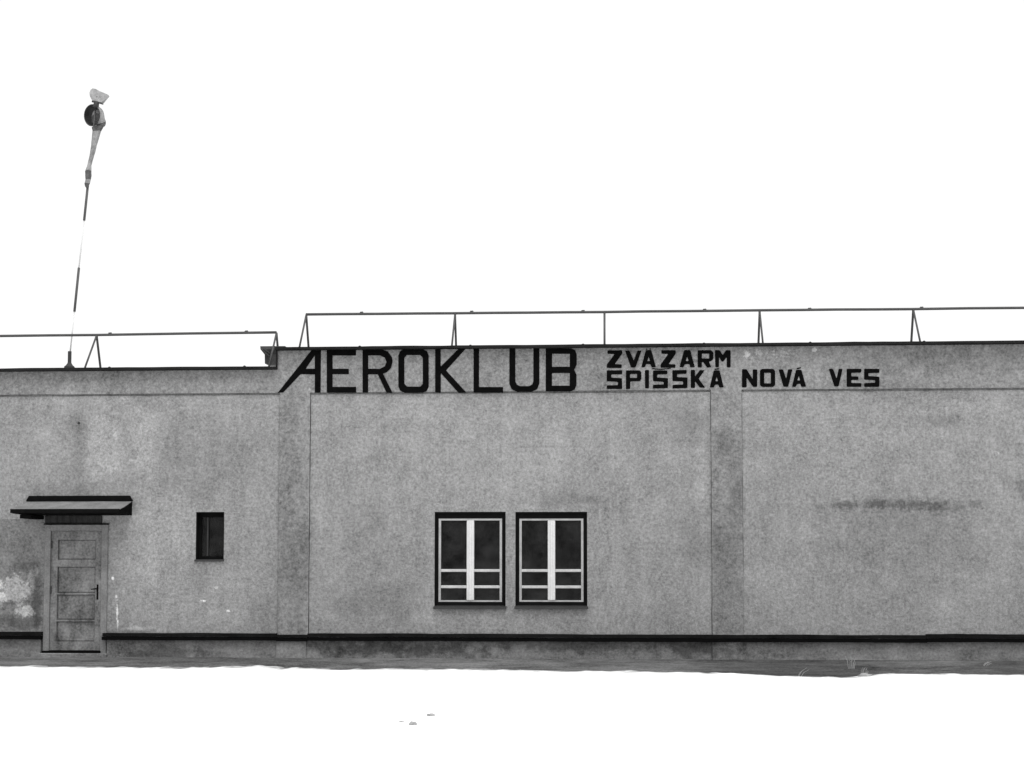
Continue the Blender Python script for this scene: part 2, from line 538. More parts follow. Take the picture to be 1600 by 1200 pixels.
gr_.inputs['From Min'].default_value = 0.36
gr_.inputs['From Max'].default_value = 0.72
gr_.inputs['To Min'].default_value = 0.0
gr_.inputs['To Max'].default_value = 0.042
t.links.new(gn.outputs['Fac'], gr_.inputs['Value'])
gx = t.nodes.new('ShaderNodeMixShader')
t.links.new(gr_.outputs['Result'], gx.inputs[0])
t.links.new(gm.outputs[0], gx.inputs[1])
t.links.new(gd.outputs[0], gx.inputs[2])
t.links.new(gx.outputs[0], go.inputs['Surface'])
M['glass'] = mg

# ------------------------------------------------------------------ key heights and lengths (metres)
z_low_top = Z(575.5, 200)           # top of the lower parapet
z_high_top = Z(539.5, 950)          # top of the taller parapet
z_frieze = Z(611.5, 800)            # foot of the plain band under the roof edge
z_ledge1 = Z(990.5, 800)            # black ledge, top
z_ledge0 = Z(1001.5, 800)           # and bottom
x_step = X(434.5, 560)              # where the roof steps up
x_left, x_right = X(-420), X(2050)
PROUD = -0.028                      # face of frieze and pilasters
DEEP = 8.0
PIL = [(X(436), X(483.5)), (X(1112), X(1160)), (X(1787), X(1835))]

# ------------------------------------------------------------------ ground: snow and the bare strip along the wall
edge_px = [(-900, 1041), (0, 1041), (200, 1043.5), (430, 1041), (520, 1044), (700, 1043.5), (1000, 1046), (1130, 1048), (1200, 1052), (1280, 1053), (1345, 1047.5), (1450, 1048), (1600, 1049), (2600, 1048)]
APRON_W = 1.45


def apron_z(y):
    return -0.005 + 0.055 * max(y, -1.5) + 0.012 * min(0.0, y + 1.5)      # y is negative: falls away from the wall


def snow_edge_y(x):
    px = 833 + 127 + x * 100
    for (a, b), (c, d) in zip(edge_px, edge_px[1:]):
        if px <= c or c == 2600:
            k = min(1, max(0, (px - a) / (c - a)))
            py = b + (d - b) * k
            break
    # the strip falls away from the wall: find where it shows at that pixel height
    y = -0.6
    for _ in range(12):
        zz = CAM.z - apron_z(y) - 0.012
        dist = zz * FPX / (py - 875.0)
        y = -22 + dist
    return max(-2.3, min(-0.15, y))


def snow_z(x, y, want_d=False):
    e = snow_edge_y(x)
    w = 0.15 * mnoise.noise(Vector((x * 0.7, 3, 0))) + 0.22 * mnoise.noise(Vector((x * 2.6, y * 1.5 + 9, 1))) + 0.22 * mnoise.noise(Vector((x * 6.5, y * 5, 1)))
    d = (e + w * 0.6) - y                       # metres out from the edge of the snow
    if want_d:
        return d
    base = apron_z(max(y, -3.0))
    if d < 0:
        t_ = max(-0.05, d * 0.25)
    else:
        t_ = 0.055 * (1 - math.exp(-d / 0.35)) + 0.012 * mnoise.noise(Vector((x * 4, y * 4, 0))) * min(1, d * 4)
    far = min(1.0, max(0.0, (-y - 1.2) / 3.0))
    roll = 0.05 * mnoise.noise(Vector((x * 0.25, y * 0.25, 5))) * far + 0.012 * mnoise.noise(Vector((x * 1.4, y * 1.4, 2))) * far
    return base + t_ + roll - 0.05 * far


xs = [-4000, -1500, -500, -160, -60, -30, -20] + [-15 + i * 0.06 for i in range(434)] + [14, 20, 30, 60, 160, 500, 1500, 4000]
ys = [-4000, -1500, -500, -160, -70, -40, -30, -25, -22, -19, -16, -14, -12, -10, -8.5, -7, -6, -5, -4.2, -3.6, -3.2] + [-3.0 + 0.05 * i for i in range(58)]
vs = [(x, y, snow_z(x, y) if abs(x) < 40 and y > -40 else -0.19) for y in ys for x in xs]
nx = len(xs)
fs = [(j * nx + i, j * nx + i + 1, (j + 1) * nx + i + 1, (j + 1) * nx + i) for j in range(len(ys) - 1) for i in range(nx - 1)]
snow = mesh_obj('snow_ground', vs, fs, M['snow'], smooth=True)
snow['kind'] = 'structure'
# wet, dirty slush where the snow thins out over the bare strip
att = snow.data.attributes.new('slush', 'FLOAT', 'POINT')
for i_, v_ in enumerate(snow.data.vertices):
    x_, y_, _ = v_.co
    att.data[i_].value = max(0.0, 1.0 - max(0.0, snow_z(x_, y_, True)) / 1.0) if abs(x_) < 40 and y_ > -5 else 0.0
# ground behind and beside the building
back = MB()
back.v += [(-4000, -0.12, -0.3), (4000, -0.12, -0.3), (4000, 4000, -0.3), (-4000, 4000, -0.3)]
back.f += [(0, 1, 2, 3)]
bo = back.build('field', M['snow'])
bo['kind'] = 'structure'

ap = MB()
n = 240
yy = [0.05, -0.3, -0.6, -0.9, -1.2, -1.6, -2.0, -2.4, -2.8]
for i in range(n + 1):
    x = x_left + (x_right - x_left) * i / n
    for y in yy:
        ap.v.append((x, y, apron_z(min(y, 0)) + 0.006 * mnoise.noise(Vector((x * 3, y * 3, 0)))))
for i in range(n):
    for k in range(len(yy) - 1):
        a = i * len(yy) + k
        ap.f.append((a, a + 1, a + 1 + len(yy), a + len(yy)))
apron = ap.build('pavement', M['concrete'], smooth=True)
apron['kind'] = 'structure'

# ------------------------------------------------------------------ the building
bld = thing('clubhouse', 'low flat-roofed building of stained grey plaster with black ledge and two roof levels', 'building', (x_step, 0, 0))

# openings in the wall
DOOR = (X(69.5, 920), X(168, 920), -0.0, Z(819.5, 118))
SMALL = (X(306, 840), X(350, 840), Z(876, 328), Z(800, 328))
WIN = [(X(679, 870), X(790, 870), Z(947.5, 735), Z(799.8, 735)), (X(805.3, 870), X(917.5, 870), Z(947.5, 861), Z(799.8, 861))]
holes = [DOOR, SMALL] + WIN

# masonry behind the plaster, from the ground to the roof
hs = [(a, b, max(c, 0.02), d) for a, b, c, d in holes]
plate_with_holes(x_left, x_right, 0.0, z_low_top - 0.05, 0.03, 0.36, hs, 0.0).build('wall', M['wall'], bld)
MB().box(x_step + 0.01, x_right, 0.03, 0.36, z_low_top - 0.05, z_high_top - 0.03).build('parapet', M['wall'], bld)
# side and rear walls, floor, roofs
MB().box(x_left, x_left + 0.35, 0.36, DEEP, 0, z_low_top - 0.05).build('side_wall', M['wall'], bld)
MB().box(x_right - 0.35, x_right, 0.36, DEEP, 0, z_high_top - 0.03).build('side_wall', M['wall'], bld)
MB().box(x_step + 0.01, x_step + 0.3, 0.36, DEEP, 0, z_high_top - 0.03).build('side_wall', M['wall'], bld)
MB().box(x_left + 0.35, x_right - 0.35, DEEP - 0.35, DEEP - 0.002, 0, z_low_top - 0.05).build('rear_wall', M['wall'], bld)
MB().box(x_left + 0.35, x_right - 0.35, 0.36, DEEP - 0.36, 0.0, 0.06).build('interior_floor', M['interior'], bld)
MB().box(x_left + 0.35, x_step + 0.01, 0.36, DEEP - 0.35, z_low_top - 0.3, z_low_top - 0.06).build('roof', M['snow'], bld)
MB().box(x_step + 0.3, x_right - 0.35, 0.36, DEEP - 0.35, z_high_top - 0.3, z_high_top - 0.06).build('roof', M['snow'], bld)
# inner lining of the two rooms the windows look into
MB().box(x_step + 0.31, x_right - 0.36, 4.4, 4.5, 0.06, z_high_top - 0.31).build('interior_wall', M['interior'], bld)
MB().box(x_left + 0.36, x_step, 2.6, 2.7, 0.06, z_low_top - 0.31).build('interior_wall', M['interior'], bld)

# recessed plaster panels
G = 0.007
ptop = z_frieze - 0.03
panels = [(x_left, PIL[0][0] - G), (PIL[0][1] + G, PIL[1][0] - G), (PIL[1][1] + G, PIL[2][0] - G), (PIL[2][1] + G, x_right)]
for k, (a, b) in enumerate(panels):
    hh = [(h[0], h[1], max(h[2], z_ledge1 + 0.001), h[3]) for h in (SMALL, *WIN) if h[0] > a and h[1] < b]
    if k == 0:     # the door cuts the panel's lower edge: build it round the door
        lo = z_ledge0
        mb = MB()
        pts = [(a, lo), (DOOR[0], lo), (DOOR[0], DOOR[3]), (DOOR[1], DOOR[3]), (DOOR[1], lo), (b, lo), (b, ptop)]
        nn = 50
        pts += [(b + (a - b) * i / nn, ptop + 0.012 * mnoise.noise(Vector((i * 0.45, 2, 0)))) for i in range(1, nn)] + [(a, ptop)]
        mb.prism([pts] + [[(h[0], h[2]), (h[0], h[3]), (h[1], h[3]), (h[1], h[2])] for h in hh], 0.0, 0.028)
        mb.build('wall_panel', M['wall'], bld)
    else:
        plate_with_holes(a, b, z_ledge0, ptop, 0.0, 0.028, hh, 0.011, k * 3.3).build('wall_panel', M['wall'], bld)
# repaired darker plaster beside the door
pm = MB()
pp = [(x_left + 0.6, z_ledge1 - 0.02), (DOOR[0] - 0.004, z_ledge1 - 0.02), (DOOR[0] - 0.004, Z(812, 66)), (X(46, 812), Z(811.5, 46)), (X(20, 811), Z(811, 20)), (x_left + 0.6, Z(811.8, -20))]
pm.prism([pp], -0.009, 0.002)
pm.build('plaster_patch', M['patch'], bld, label='darker peeling plaster patch beside the door')

# plain band under the roof edge, stepping up at the taller roof, and the pilasters
fm = MB()
nn = 110
bot = []
for i in range(nn + 1):
    x = x_left + (x_right - x_left) * i / nn
    if any(p0 - 0.02 < x < p1 + 0.02 for p0, p1 in PIL):
        continue
    bot.append((x, z_frieze + 0.007 * mnoise.noise(Vector((x * 1.9, 1, 0)))))
for p0, p1 in PIL:
    zb = z_ledge1 - 0.02
    col = []
    for i in range(1, 16):
        t_ = i / 15
        col.append((p0 + 0.005 * mnoise.noise(Vector((i * 0.8, p0, 0))), z_frieze + (zb - z_frieze) * t_))
    col2 = [(p1 + 0.005 * mnoise.noise(Vector((i * 0.8, p1, 3))), z_frieze + (zb - z_frieze) * i / 15) for i in range(1, 16)]
    bot += [(p0 - 1e-4, z_frieze)] + col + col2[::-1] + [(p1 + 1e-4, z_frieze)]
# order along x but keep each pilaster's run together
runs, out_pts = [], []
i = 0
plain = [p for p in bot[:]]
npl = len([1 for p in plain]) - 3 * 32
plain_pts = plain[:npl]
pil_runs = [plain[npl + 32 * k: npl + 32 * (k + 1)] for k in range(3)]
for p in plain_pts:
    while pil_runs and p[0] > pil_runs[0][0][0]:
        out_pts += pil_runs.pop(0)
    out_pts.append(p)
zt_l, zt_h = z_low_top - 0.045, z_high_top - 0.045
fm.prism([out_pts + [(x_right, zt_h), (x_step, zt_h), (x_step, zt_l), (x_left, zt_l)]], PROUD, 0.03)
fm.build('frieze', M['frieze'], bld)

# thin dark sheet coping
MB().strip(x_left, x_step - 0.002, -0.13, 0.45, z_low_top - 0.044, z_low_top, 0.22, 0.006, 0.006, seed=1).build('coping', M['coping'], bld)
MB().strip(x_step - 0.02, x_right, -0.13, 0.45, z_high_top - 0.044, z_high_top, 0.22, 0.006, 0.006, seed=2).build('coping', M['coping'], bld)
MB().box(x_step - 0.022, x_step - 0.001, -0.05, 0.45, z_low_top + 0.002, z_high_top - 0.047).build('edge_flashing', M['coping'], bld)

# plinth, its pilaster feet and the black two-step ledge
zb0 = -0.02
for a, b in ((x_left, DOOR[0] - 0.03), (DOOR[1] + 0.02, x_right)):
    MB().strip(a, b, -0.045, 0.032, zb0, z_ledge0 + 0.01, 0.2, 0.003, 0.006, seed=5).build('plinth', M['plinth'], bld)
for p0, p1 in PIL:
    MB().vstrip(p0 - 0.005, p1 - 0.02, -0.075, -0.03, zb0, z_ledge0 + 0.008, 0.08, 0.006, seed=p0).build('pilaster_foot', M['plinth'], bld)
zm = z_ledge0 + (z_ledge1 - z_ledge0) * 0.48
for k, (a, b) in enumerate(((x_left, DOOR[0] - 0.004), (DOOR[1] - 0.04, PIL[0][0]), (PIL[0][0] + 0.001, PIL[0][1]), (PIL[0][1] + 0.001, X(1446, 995)), (X(1446.3, 995), x_right))):
    dz = (0.012, 0.0, -0.022, 0.0, 0.018)[k]
    up = MB().strip(a, b, -0.085, 0.01, zm + dz * 0.5 + 0.004, z_ledge1 + dz, 0.22, 0.006, 0.004, seed=8 + k)
    up.build('ledge', M['ledge_top'], bld)
    MB().strip(a, b, -0.115, 0.012, z_ledge0 + dz * 0.5, zm + dz * 0.5 - 0.004, 0.22, 0.005, 0.005, seed=18 + k).build('ledge', M['ledge'], bld)

# ---- door with four sunk panels
dy = 0.0
mf = MB()
fx0, fx1, fz1 = DOOR[0], DOOR[1], DOOR[3]
lx0, lx1, lz0, lz1 = X(79, 920), X(158, 920), Z(1016, 118), Z(830, 118)
mf.bevel_box(fx0, lx0 - 0.004, -0.03, 0.12, 0.0, fz1 - 0.004, 0.006)
mf.bevel_box(lx1 + 0.004, fx1, -0.03, 0.12, 0.0, fz1 - 0.004, 0.006)
mf.bevel_box(lx0 - 0.006, lx1 + 0.006, -0.026, 0.12, lz1 + 0.005, fz1 - 0.004, 0.006)
mf.build('door_frame', M['door_frame'], bld)
MB().box(fx0 - 0.012, fx1 + 0.012, -0.045, 0.02, fz1 - 0.002, fz1 + 0.016).build('drip_strip', M['dark_wood'], bld)
MB().bevel_box(fx0 - 0.01, lx1 + 0.02, -0.06, 0.30, Z(1020, 118), Z(1016.6, 118), 0.006).build('threshold', M['ledge'], bld)
MB().bevel_box(fx0 - 0.06, fx1 + 0.03, -0.085, 0.30, -0.03, Z(1020.2, 118), 0.012).build('door_step', M['plinth'], bld)
pan = [(843.4, 874.4), (885.5, 926.5), (929, 968.5), (971, 1002.5)]
px0, px1 = X(89, 920), X(148.5, 920)
leaf = MB()
loop = [(lx0, lz0), (lx1, lz0), (lx1, lz1), (lx0, lz1)]
hl = [[(px0, Z(b, 118)), (px0, Z(a, 118)), (px1, Z(a, 118)), (px1, Z(b, 118))] for a, b in pan]
leaf.prism([loop] + hl, 0.004, 0.055)
door = leaf.build('door', M['door'], bld, label='weathered grey wooden door with four sunk panels')
for a, b in pan:
    za, zb = Z(a, 118), Z(b, 118)
    pnl = MB()
    w = 0.02
    o_ = [(px0, 0.045, zb), (px1, 0.045, zb), (px1, 0.045, za), (px0, 0.045, za)]
    i_ = [(px0 + w, 0.032, zb + w), (px1 - w, 0.032, zb + w), (px1 - w, 0.032, za - w), (px0 + w, 0.032, za - w)]
    bk = [(x, 0.053, z) for x, _, z in o_]
    pnl.v += o_ + i_ + bk
    pnl.f += [(4, 5, 6, 7)] + [(k, (k + 1) % 4, 4 + (k + 1) % 4, 4 + k) for k in range(4)] + [(k, (k + 1) % 4, 8 + (k + 1) % 4, 8 + k) for k in range(4)] + [(8, 9, 10, 11)]
    pnl.build('panel', M['door'], door)
hx, hz = X(152.3, 925), Z(925, 152)
hm = MB().bevel_box(hx - 0.014, hx + 0.014, -0.006, 0.0045, hz - 0.12, hz + 0.12, 0.003)
hm.tube([(hx, 0.0, hz + 0.05), (hx, -0.045, hz + 0.05), (hx - 0.02, -0.05, hz + 0.05), (hx - 0.09, -0.048, hz + 0.045)], [0.011, 0.011, 0.011, 0.008], 8)
hm.build('handle', M['ledge'], door)
for hy in (851, 922):
    z_ = Z(hy, 80)
    MB().tube([(lx0 + 0.006, -0.004, z_ - 0.06), (lx0 + 0.006, -0.004, z_ + 0.06)], 0.012, 8).build('hinge', M['iron_dark'], door)

# ---- canopy over the door: sloping sheet on dark timber, black flashing at the wall
cy = -0.60
bl, br = at(43, 782.5, 0.0), at(207, 782.5, 0.0)
z_back = bl.z
fl, fr = at(18.5, 796, cy), at(188, 797.5, cy)
z_front = fl.z
th = 0.018
sh = MB()
cols = 14
for i in range(cols + 1):
    t_ = i / cols
    for k in range(7):
        s_ = k / 6
        x = bl.x + (br.x - bl.x) * t_ + 0.003 * sin(t_ * 40)
        if i == 0:
            x -= 0.02 * s_
        lift = 0.0
        y = cy * s_
        z = z_back + (z_front - z_back) * s_ - 0.01 * sin(pi * s_) + 0.004 * mnoise.noise(Vector((x * 3, y * 3, 0)))
        sh.v.append((x, y - 0.0, z))
nb = len(sh.v)
sh.v += [(x, y, z - 0.008) for x, y, z in sh.v]
for i in range(cols):
    for k in range(6):
        a = i * 7 + k
        sh.f.append((a, a + 1, a + 8, a + 7))
        sh.f.append((nb + a, nb + a + 7, nb + a + 8, nb + a + 1))
for k in range(6):
    a = k
    sh.f.append((a, nb + a, nb + a + 1, a + 1))
    a = cols * 7 + k
    sh.f.append((a, a + 1, nb + a + 1, nb + a))
for i in range(cols):
    a = i * 7 + 6
    sh.f.append((a, nb + a, nb + a + 7, a + 7))
    a = i * 7
    sh.f.append((a, a + 7, nb + a + 7, nb + a))
canopy = sh.build('canopy', M['canopy_sheet'], bld, label='sloping sheet-metal canopy over the door')
# wedge of dark timber below: horizontal soffit, front board, side cheeks
zs = Z(805.5, 120)
wd = MB()
x0, x1 = bl.x + 0.005, br.x - 0.004
prof = [(0.0, z_back - 0.014), (cy + 0.02, z_front - 0.012), (cy + 0.02, z_front - 0.06), (cy + 0.06, z_front - 0.062), (0.0, zs)]
for x in (x0, x1):
    wd.v += [(x, y, z) for y, z in prof]
k = len(prof)
wd.f += [tuple(range(k)), tuple(range(2 * k - 1, k - 1, -1))] + [(i, (i + 1) % k, k + (i + 1) % k, k + i) for i in range(k)]
wd.build('canopy_timber', M['dark_wood'], canopy)
MB().box(bl.x - 0.012, br.x + 0.004, cy - 0.014, cy + 0.018, z_front - 0.055, z_front + 0.006).build('front_edge', M['dark_wood'], canopy)
fb = MB()
a0, a1 = at(41.5, 783, -0.03), at(207.5, 783, -0.03)
b0, b1 = at(47, 775, 0), at(203.5, 775, 0)
fb.v += [(a0.x, -0.06, a0.z), (a1.x, -0.06, a0.z), (b1.x, -0.05, b0.z), (b0.x, -0.05, b0.z), (a0.x, 0.001, a0.z), (a1.x, 0.001, a0.z), (b1.x, 0.001, b0.z), (b0.x, 0.001, b0.z)]
fb.f += [(0, 1, 2, 3), (4, 7, 6, 5), (0, 4, 5, 1), (1, 5, 6, 2), (2, 6, 7, 3), (3, 7, 4, 0)]
fb.build('flashing', M['dark_wood'], canopy)
# boards over the door, coloured darker to add the canopy's shade, and its brackets
hb0, hb1 = X(71, 812), X(160, 812)
nbd = 9
for i in range(nbd):
    a = hb0 + (hb1 - hb0) * i / nbd
    MB().box(a + 0.002, a + (hb1 - hb0) / nbd - 0.002, -0.022 - 0.003 * (i % 2), 0.004, fz1 + 0.02, zs - 0.003).build('shade_header_board', M['header'], bld)
for bx in (X(60, 810),):
    br_ = MB()
    br_.box(bx - 0.09, bx + 0.09, -0.5, 0.0, zs - 0.06, zs - 0.002)  # made wider and black to take in the shade beside it
    br_.build('bracket_with_shade', M['dark_wood'], canopy)

# ---- windows
def window(name, o, cfg):
    x0, x1, z0, z1 = o
    w = x1 - x0
    cas = MB()
    ct, cs, cb = 0.105, 0.06, 0.07
    Y0, Y1 = 0.045, 0.11
    loops = [[(x0 - 0.002, z0), (x1 + 0.002, z0), (x1 + 0.002, z1 + 0.002), (x0 - 0.002, z1 + 0.002)], [(x0 + cs, z0 + cb), (x0 + cs, z1 - ct), (x1 - cs, z1 - ct), (x1 - cs, z0 + cb)]]
    cas.prism(loops, Y0, Y1)
    # dark painted lining of the reveal
    cas.box(x0 + 0.001, x0 + 0.012, 0.004, Y0 + 0.004, z0 + 0.01, z1 - 0.001)
    cas.box(x1 - 0.012, x1 - 0.001, 0.004, Y0 + 0.004, z0 + 0.01, z1 - 0.001)
    cas.box(x0 + 0.012, x1 - 0.012, 0.004, Y0 + 0.004, z1 - 0.022, z1 - 0.001)
    wnd = cas.build('window', M['casing'], bld, label=cfg)
    ix0, ix1, iz0, iz1 = x0 + cs, x1 - cs, z0 + cb, z1 - ct
    s = 0.036
    sa = MB()
    sa.prism([[(ix0, iz0), (ix1, iz0), (ix1, iz1), (ix0, iz1)], [(ix0 + s, iz0 + s * .7), (ix0 + s, iz1 - s * .8), (ix1 - s, iz1 - s * .8), (ix1 - s, iz0 + s * .7)]], 0.035, 0.085)
    sa.build('sash', M['aged_paint'], wnd)
    mx = (ix0 + ix1) / 2 + 0.002
    mw = 0.058
    mu = MB().bevel_box(mx - mw, mx + mw, 0.02, 0.08, iz0 + s * .7, iz1 - s * .8, 0.008)
    mu.bevel_box(mx - 0.018, mx + 0.018, 0.008, 0.022, iz0 + s * .7, iz1 - s * .8, 0.004)
    mu.build('mullion', M['white_paint'], wnd)
    rows = [iz0 + s * .7, Z(917, 735), Z(891.5, 735), iz1 - s * .8]
    b = 0.022
    for side in (0, 1):
        a0_, a1_ = (ix0 + s, mx - mw) if side == 0 else (mx + mw, ix1 - s)
        for zz in rows[1:3]:
            MB().bevel_box(a0_, a1_, 0.032, 0.08, zz - b, zz + b, 0.005).build('glazing_bar', M['bar_paint'], wnd)
        for r in range(3):
            za = rows[r] + (b if r else 0)
            zb = rows[r + 1] - (b if r < 2 else 0)
            tilt = random.uniform(-0.004, 0.004)
            p = MB()
            p.box(a0_, a1_, 0.058, 0.062, za, zb)
            p.build('pane', M['glass'], wnd)
    # sill: sloping dull sheet with a turned-down lip
    sl = MB()
    xs0, xs1 = x0 - 0.012, x1 + 0.014
    prof = [(0.06, z0 + 0.016), (-0.05, z0 - 0.008), (-0.052, z0 - 0.04), (-0.03, z0 - 0.04), (-0.001, z0 - 0.012), (0.06, z0 - 0.006)]
    for x in (xs0, xs1):
        sl.v += [(x, y, z) for y, z in prof]
    k = len(prof)
    sl.f += [tuple(range(k)), tuple(range(2 * k - 1, k - 1, -1))] + [(i, (i + 1) % k, k + (i + 1) % k, k + i) for i in range(k)]
    sl.build('sill', M['sill'], wnd)
    return wnd


window('window', WIN[0], 'white six-pane window nearer the door')
window('window', WIN[1], 'white six-pane window farther from the door')

# small deep-set window by the door
x0, x1, z0, z1 = SMALL
cas = MB()
cas.prism([[(x0 - 0.002, z0), (x1 + 0.002, z0), (x1 + 0.002, z1 + 0.002), (x0 - 0.002, z1 + 0.002)], [(x0 + 0.05, z0 + 0.07), (x0 + 0.05, z1 - 0.08), (x1 - 0.05, z1 - 0.08), (x1 - 0.05, z0 + 0.07)]], 0.14, 0.2)
cas.box(x0 + 0.001, x0 + 0.014, 0.006, 0.144, z0 + 0.02, z1 - 0.001)
cas.box(x1 - 0.014, x1 - 0.001, 0.006, 0.144, z0 + 0.02, z1 - 0.001)
cas.box(x0 + 0.014, x1 - 0.014, 0.006, 0.144, z1 - 0.014, z1 - 0.001)
swin = cas.build('window', M['casing'], bld, label='small dark deep-set window beside the door')
mxs = x0 + 0.15
MB().bevel_box(mxs - 0.012, mxs + 0.012, 0.13, 0.19, z0 + 0.07, z1 - 0.08, 0.003).build('mullion', M['sill'], swin)
MB().box(x0 + 0.05, mxs - 0.012, 0.165, 0.169, z0 + 0.07, z1 - 0.08).build('pane', M['glass'], swin)
MB().box(mxs + 0.012, x1 - 0.05, 0.165, 0.169, z0 + 0.07, z1 - 0.08).build('pane', M['glass'], swin)
MB().bevel_box(x0 - 0.014, x1 + 0.006, -0.03, 0.14, z0 - 0.012, z0 + 0.018, 0.004).build('sill', M['sill'], swin)
MB().box(x0 + 0.0, x1 - 0.0, 0.205, 0.34, z0 + 0.01, z0 + 0.066).build('inner_sill', M['interior'], swin)
cu = MB()
nc = 60
for i in range(nc + 1):
    t_ = i / nc
    xx = x0 - 0.05 + (x1 - x0 + 0.1) * t_
    yy_ = 0.40 + 0.022 * sin(t_ * 34) + 0.01 * sin(t_ * 11)
    cu.v += [(xx, yy_, z0 - 0.1), (xx, yy_, z1 + 0.1), (xx, yy_ + 0.006, z0 - 0.1), (xx, yy_ + 0.006, z1 + 0.1)]
for i in range(nc):
    a = 4 * i
    cu.f += [(a, a + 4, a + 5, a + 1), (a + 2, a + 3, a + 7, a + 6), (a + 1, a + 5, a + 7, a + 3), (a, a + 2, a + 6, a + 4)]
cu.build('curtain', M['curtain'], swin, True)
# two jars on the inner sill
zsil = z0 + 0.067
def lathe(cx, cy_, cz, prof, n=14):
    m = MB()
    for r, h in prof:
        for k in range(n):
            a = 2 * pi * k / n
            m.v.append((cx + r * cos(a), cy_ + r * sin(a), cz + h))
    for i in range(len(prof) - 1):
        for k in range(n):
            k2 = (k + 1) % n
            m.f.append((i * n + k, i * n + k2, (i + 1) * n + k2, (i + 1) * n + k))
    m.f.append(tuple(range(n))[::-1])
    m.f.append(tuple((len(prof) - 1) * n + k for k in range(n)))
    return m
j = lathe(X(326.5), 0.27, zsil, [(0.045, 0), (0.05, 0.02), (0.045, 0.05), (0.022, 0.09), (0.015, 0.10), (0.015, 0.125)]).build('jar', M['jar'], None, True)
tag(j, 'squat pale flask with narrow neck behind the small dark window', 'jar')
j = lathe(X(337.5), 0.27, zsil, [(0.02, 0), (0.021, 0.08), (0.012, 0.1), (0.012, 0.12)]).build('jar', M['jar'], None, True)
tag(j, 'slim pale bottle behind the small dark window', 'jar')

# ---- rainwater hopper on the end wall of the taller part
hp = MB()
Yh0, Yh1 = 0.50, 0.80
def hq(px, py):
    p = at(px, py, 0.5)
    return (p.x, p.z)
rings = [(408, 433.8, 541.8, 0.06), (408.3, 433.8, 546.5, 0.06), (413.5, 433.8, 554, 0.0), (413.8, 433.8, 568, 0.0)]
for a, b, yp, sp in rings:
    xa, za = hq(a, yp)
    xb, _ = hq(b, yp)
    hp.v += [(xa, Yh0 - sp, za), (x_step + 0.005, Yh0 - sp, za), (x_step + 0.005, Yh1 + sp, za), (xa, Yh1 + sp, za)]
for i in range(3):
    for k in range(4):
        hp.f.append((4 * i + k, 4 * i + (k + 1) % 4, 4 * i + 4 + (k + 1) % 4, 4 * i + 4 + k))
hp.f += [(0, 1, 2, 3), (12, 15, 14, 13)]
hop = hp.build('rain_hopper', M['hopper'], bld)
p, q = hq(411, 547), hq(421, 557)
MB().tube([(p[0], 0.42, p[1]), (q[0], 0.47, q[1])], 0.012, 6).build('stay', M['iron'], hop)
p, q = hq(414, 546), hq(423, 553)
MB().tube([(p[0], 0.42, p[1]), (q[0], 0.47, q[1])], 0.010, 6).build('stay', M['iron'], hop)

# ---- lightning-wire holders along the coping
for px_, py_ in ((171, 575), (382, 572.5), (562, 542), (735, 540), (911, 539), (1100, 538), (1266, 537), (1444, 536.5)):
    p = at(px_, py_, 0.05)
    zt = z_low_top if px_ < 434 else z_high_top
    m = lathe(p.x, 0.05, zt - 0.004, [(0.03, 0), (0.028, 0.02), (0.02, 0.035), (0.008, 0.042)], 8)
    m.build('wire_holder', M['iron_dark'], bld)

# ------------------------------------------------------------------ lettering on the frieze
def sign(label, letters, Yp, r, scale=5.3333):
    pts = [q for L in letters for q in L[2]]
    first = letters[0]
    fp = at(first[1] + first[2][0][0] / scale, 612, Yp)
    s_ = thing('sign', label, 'lettering', (fp.x, Yp, z_frieze + 0.01))
    for nm, ox, outer, *rest in letters:
        holes_, extra = (rest + [[], []])[:2]
        rr = r
        m = MB()
        def conv(lp, rad):
            res = []
            for u, v in rounded(lp, rad):
                w = 1.6
                u += w * mnoise.noise(Vector((u * 0.03, v * 0.03, ox)))
                v += w * mnoise.noise(Vector((u * 0.03, v * 0.03, ox + 9)))
                p_ = at(ox + u / scale, 470 + v / scale, Yp)
                res.append((p_.x, p_.z))
            return res
        m.prism([conv(outer, rr)] + [conv(h, rr * 0.6) for h in holes_], Yp - 0.004, PROUD + 0.004)
        for e in extra:
            m.prism([conv(e, 3)], Yp - 0.004, PROUD + 0.004)
        m.build('letter', M['paint_black'], s_)
    return s_


def rect(a, b, c, d):
    return [(a, b), (c, b), (c, d), (a, d)]


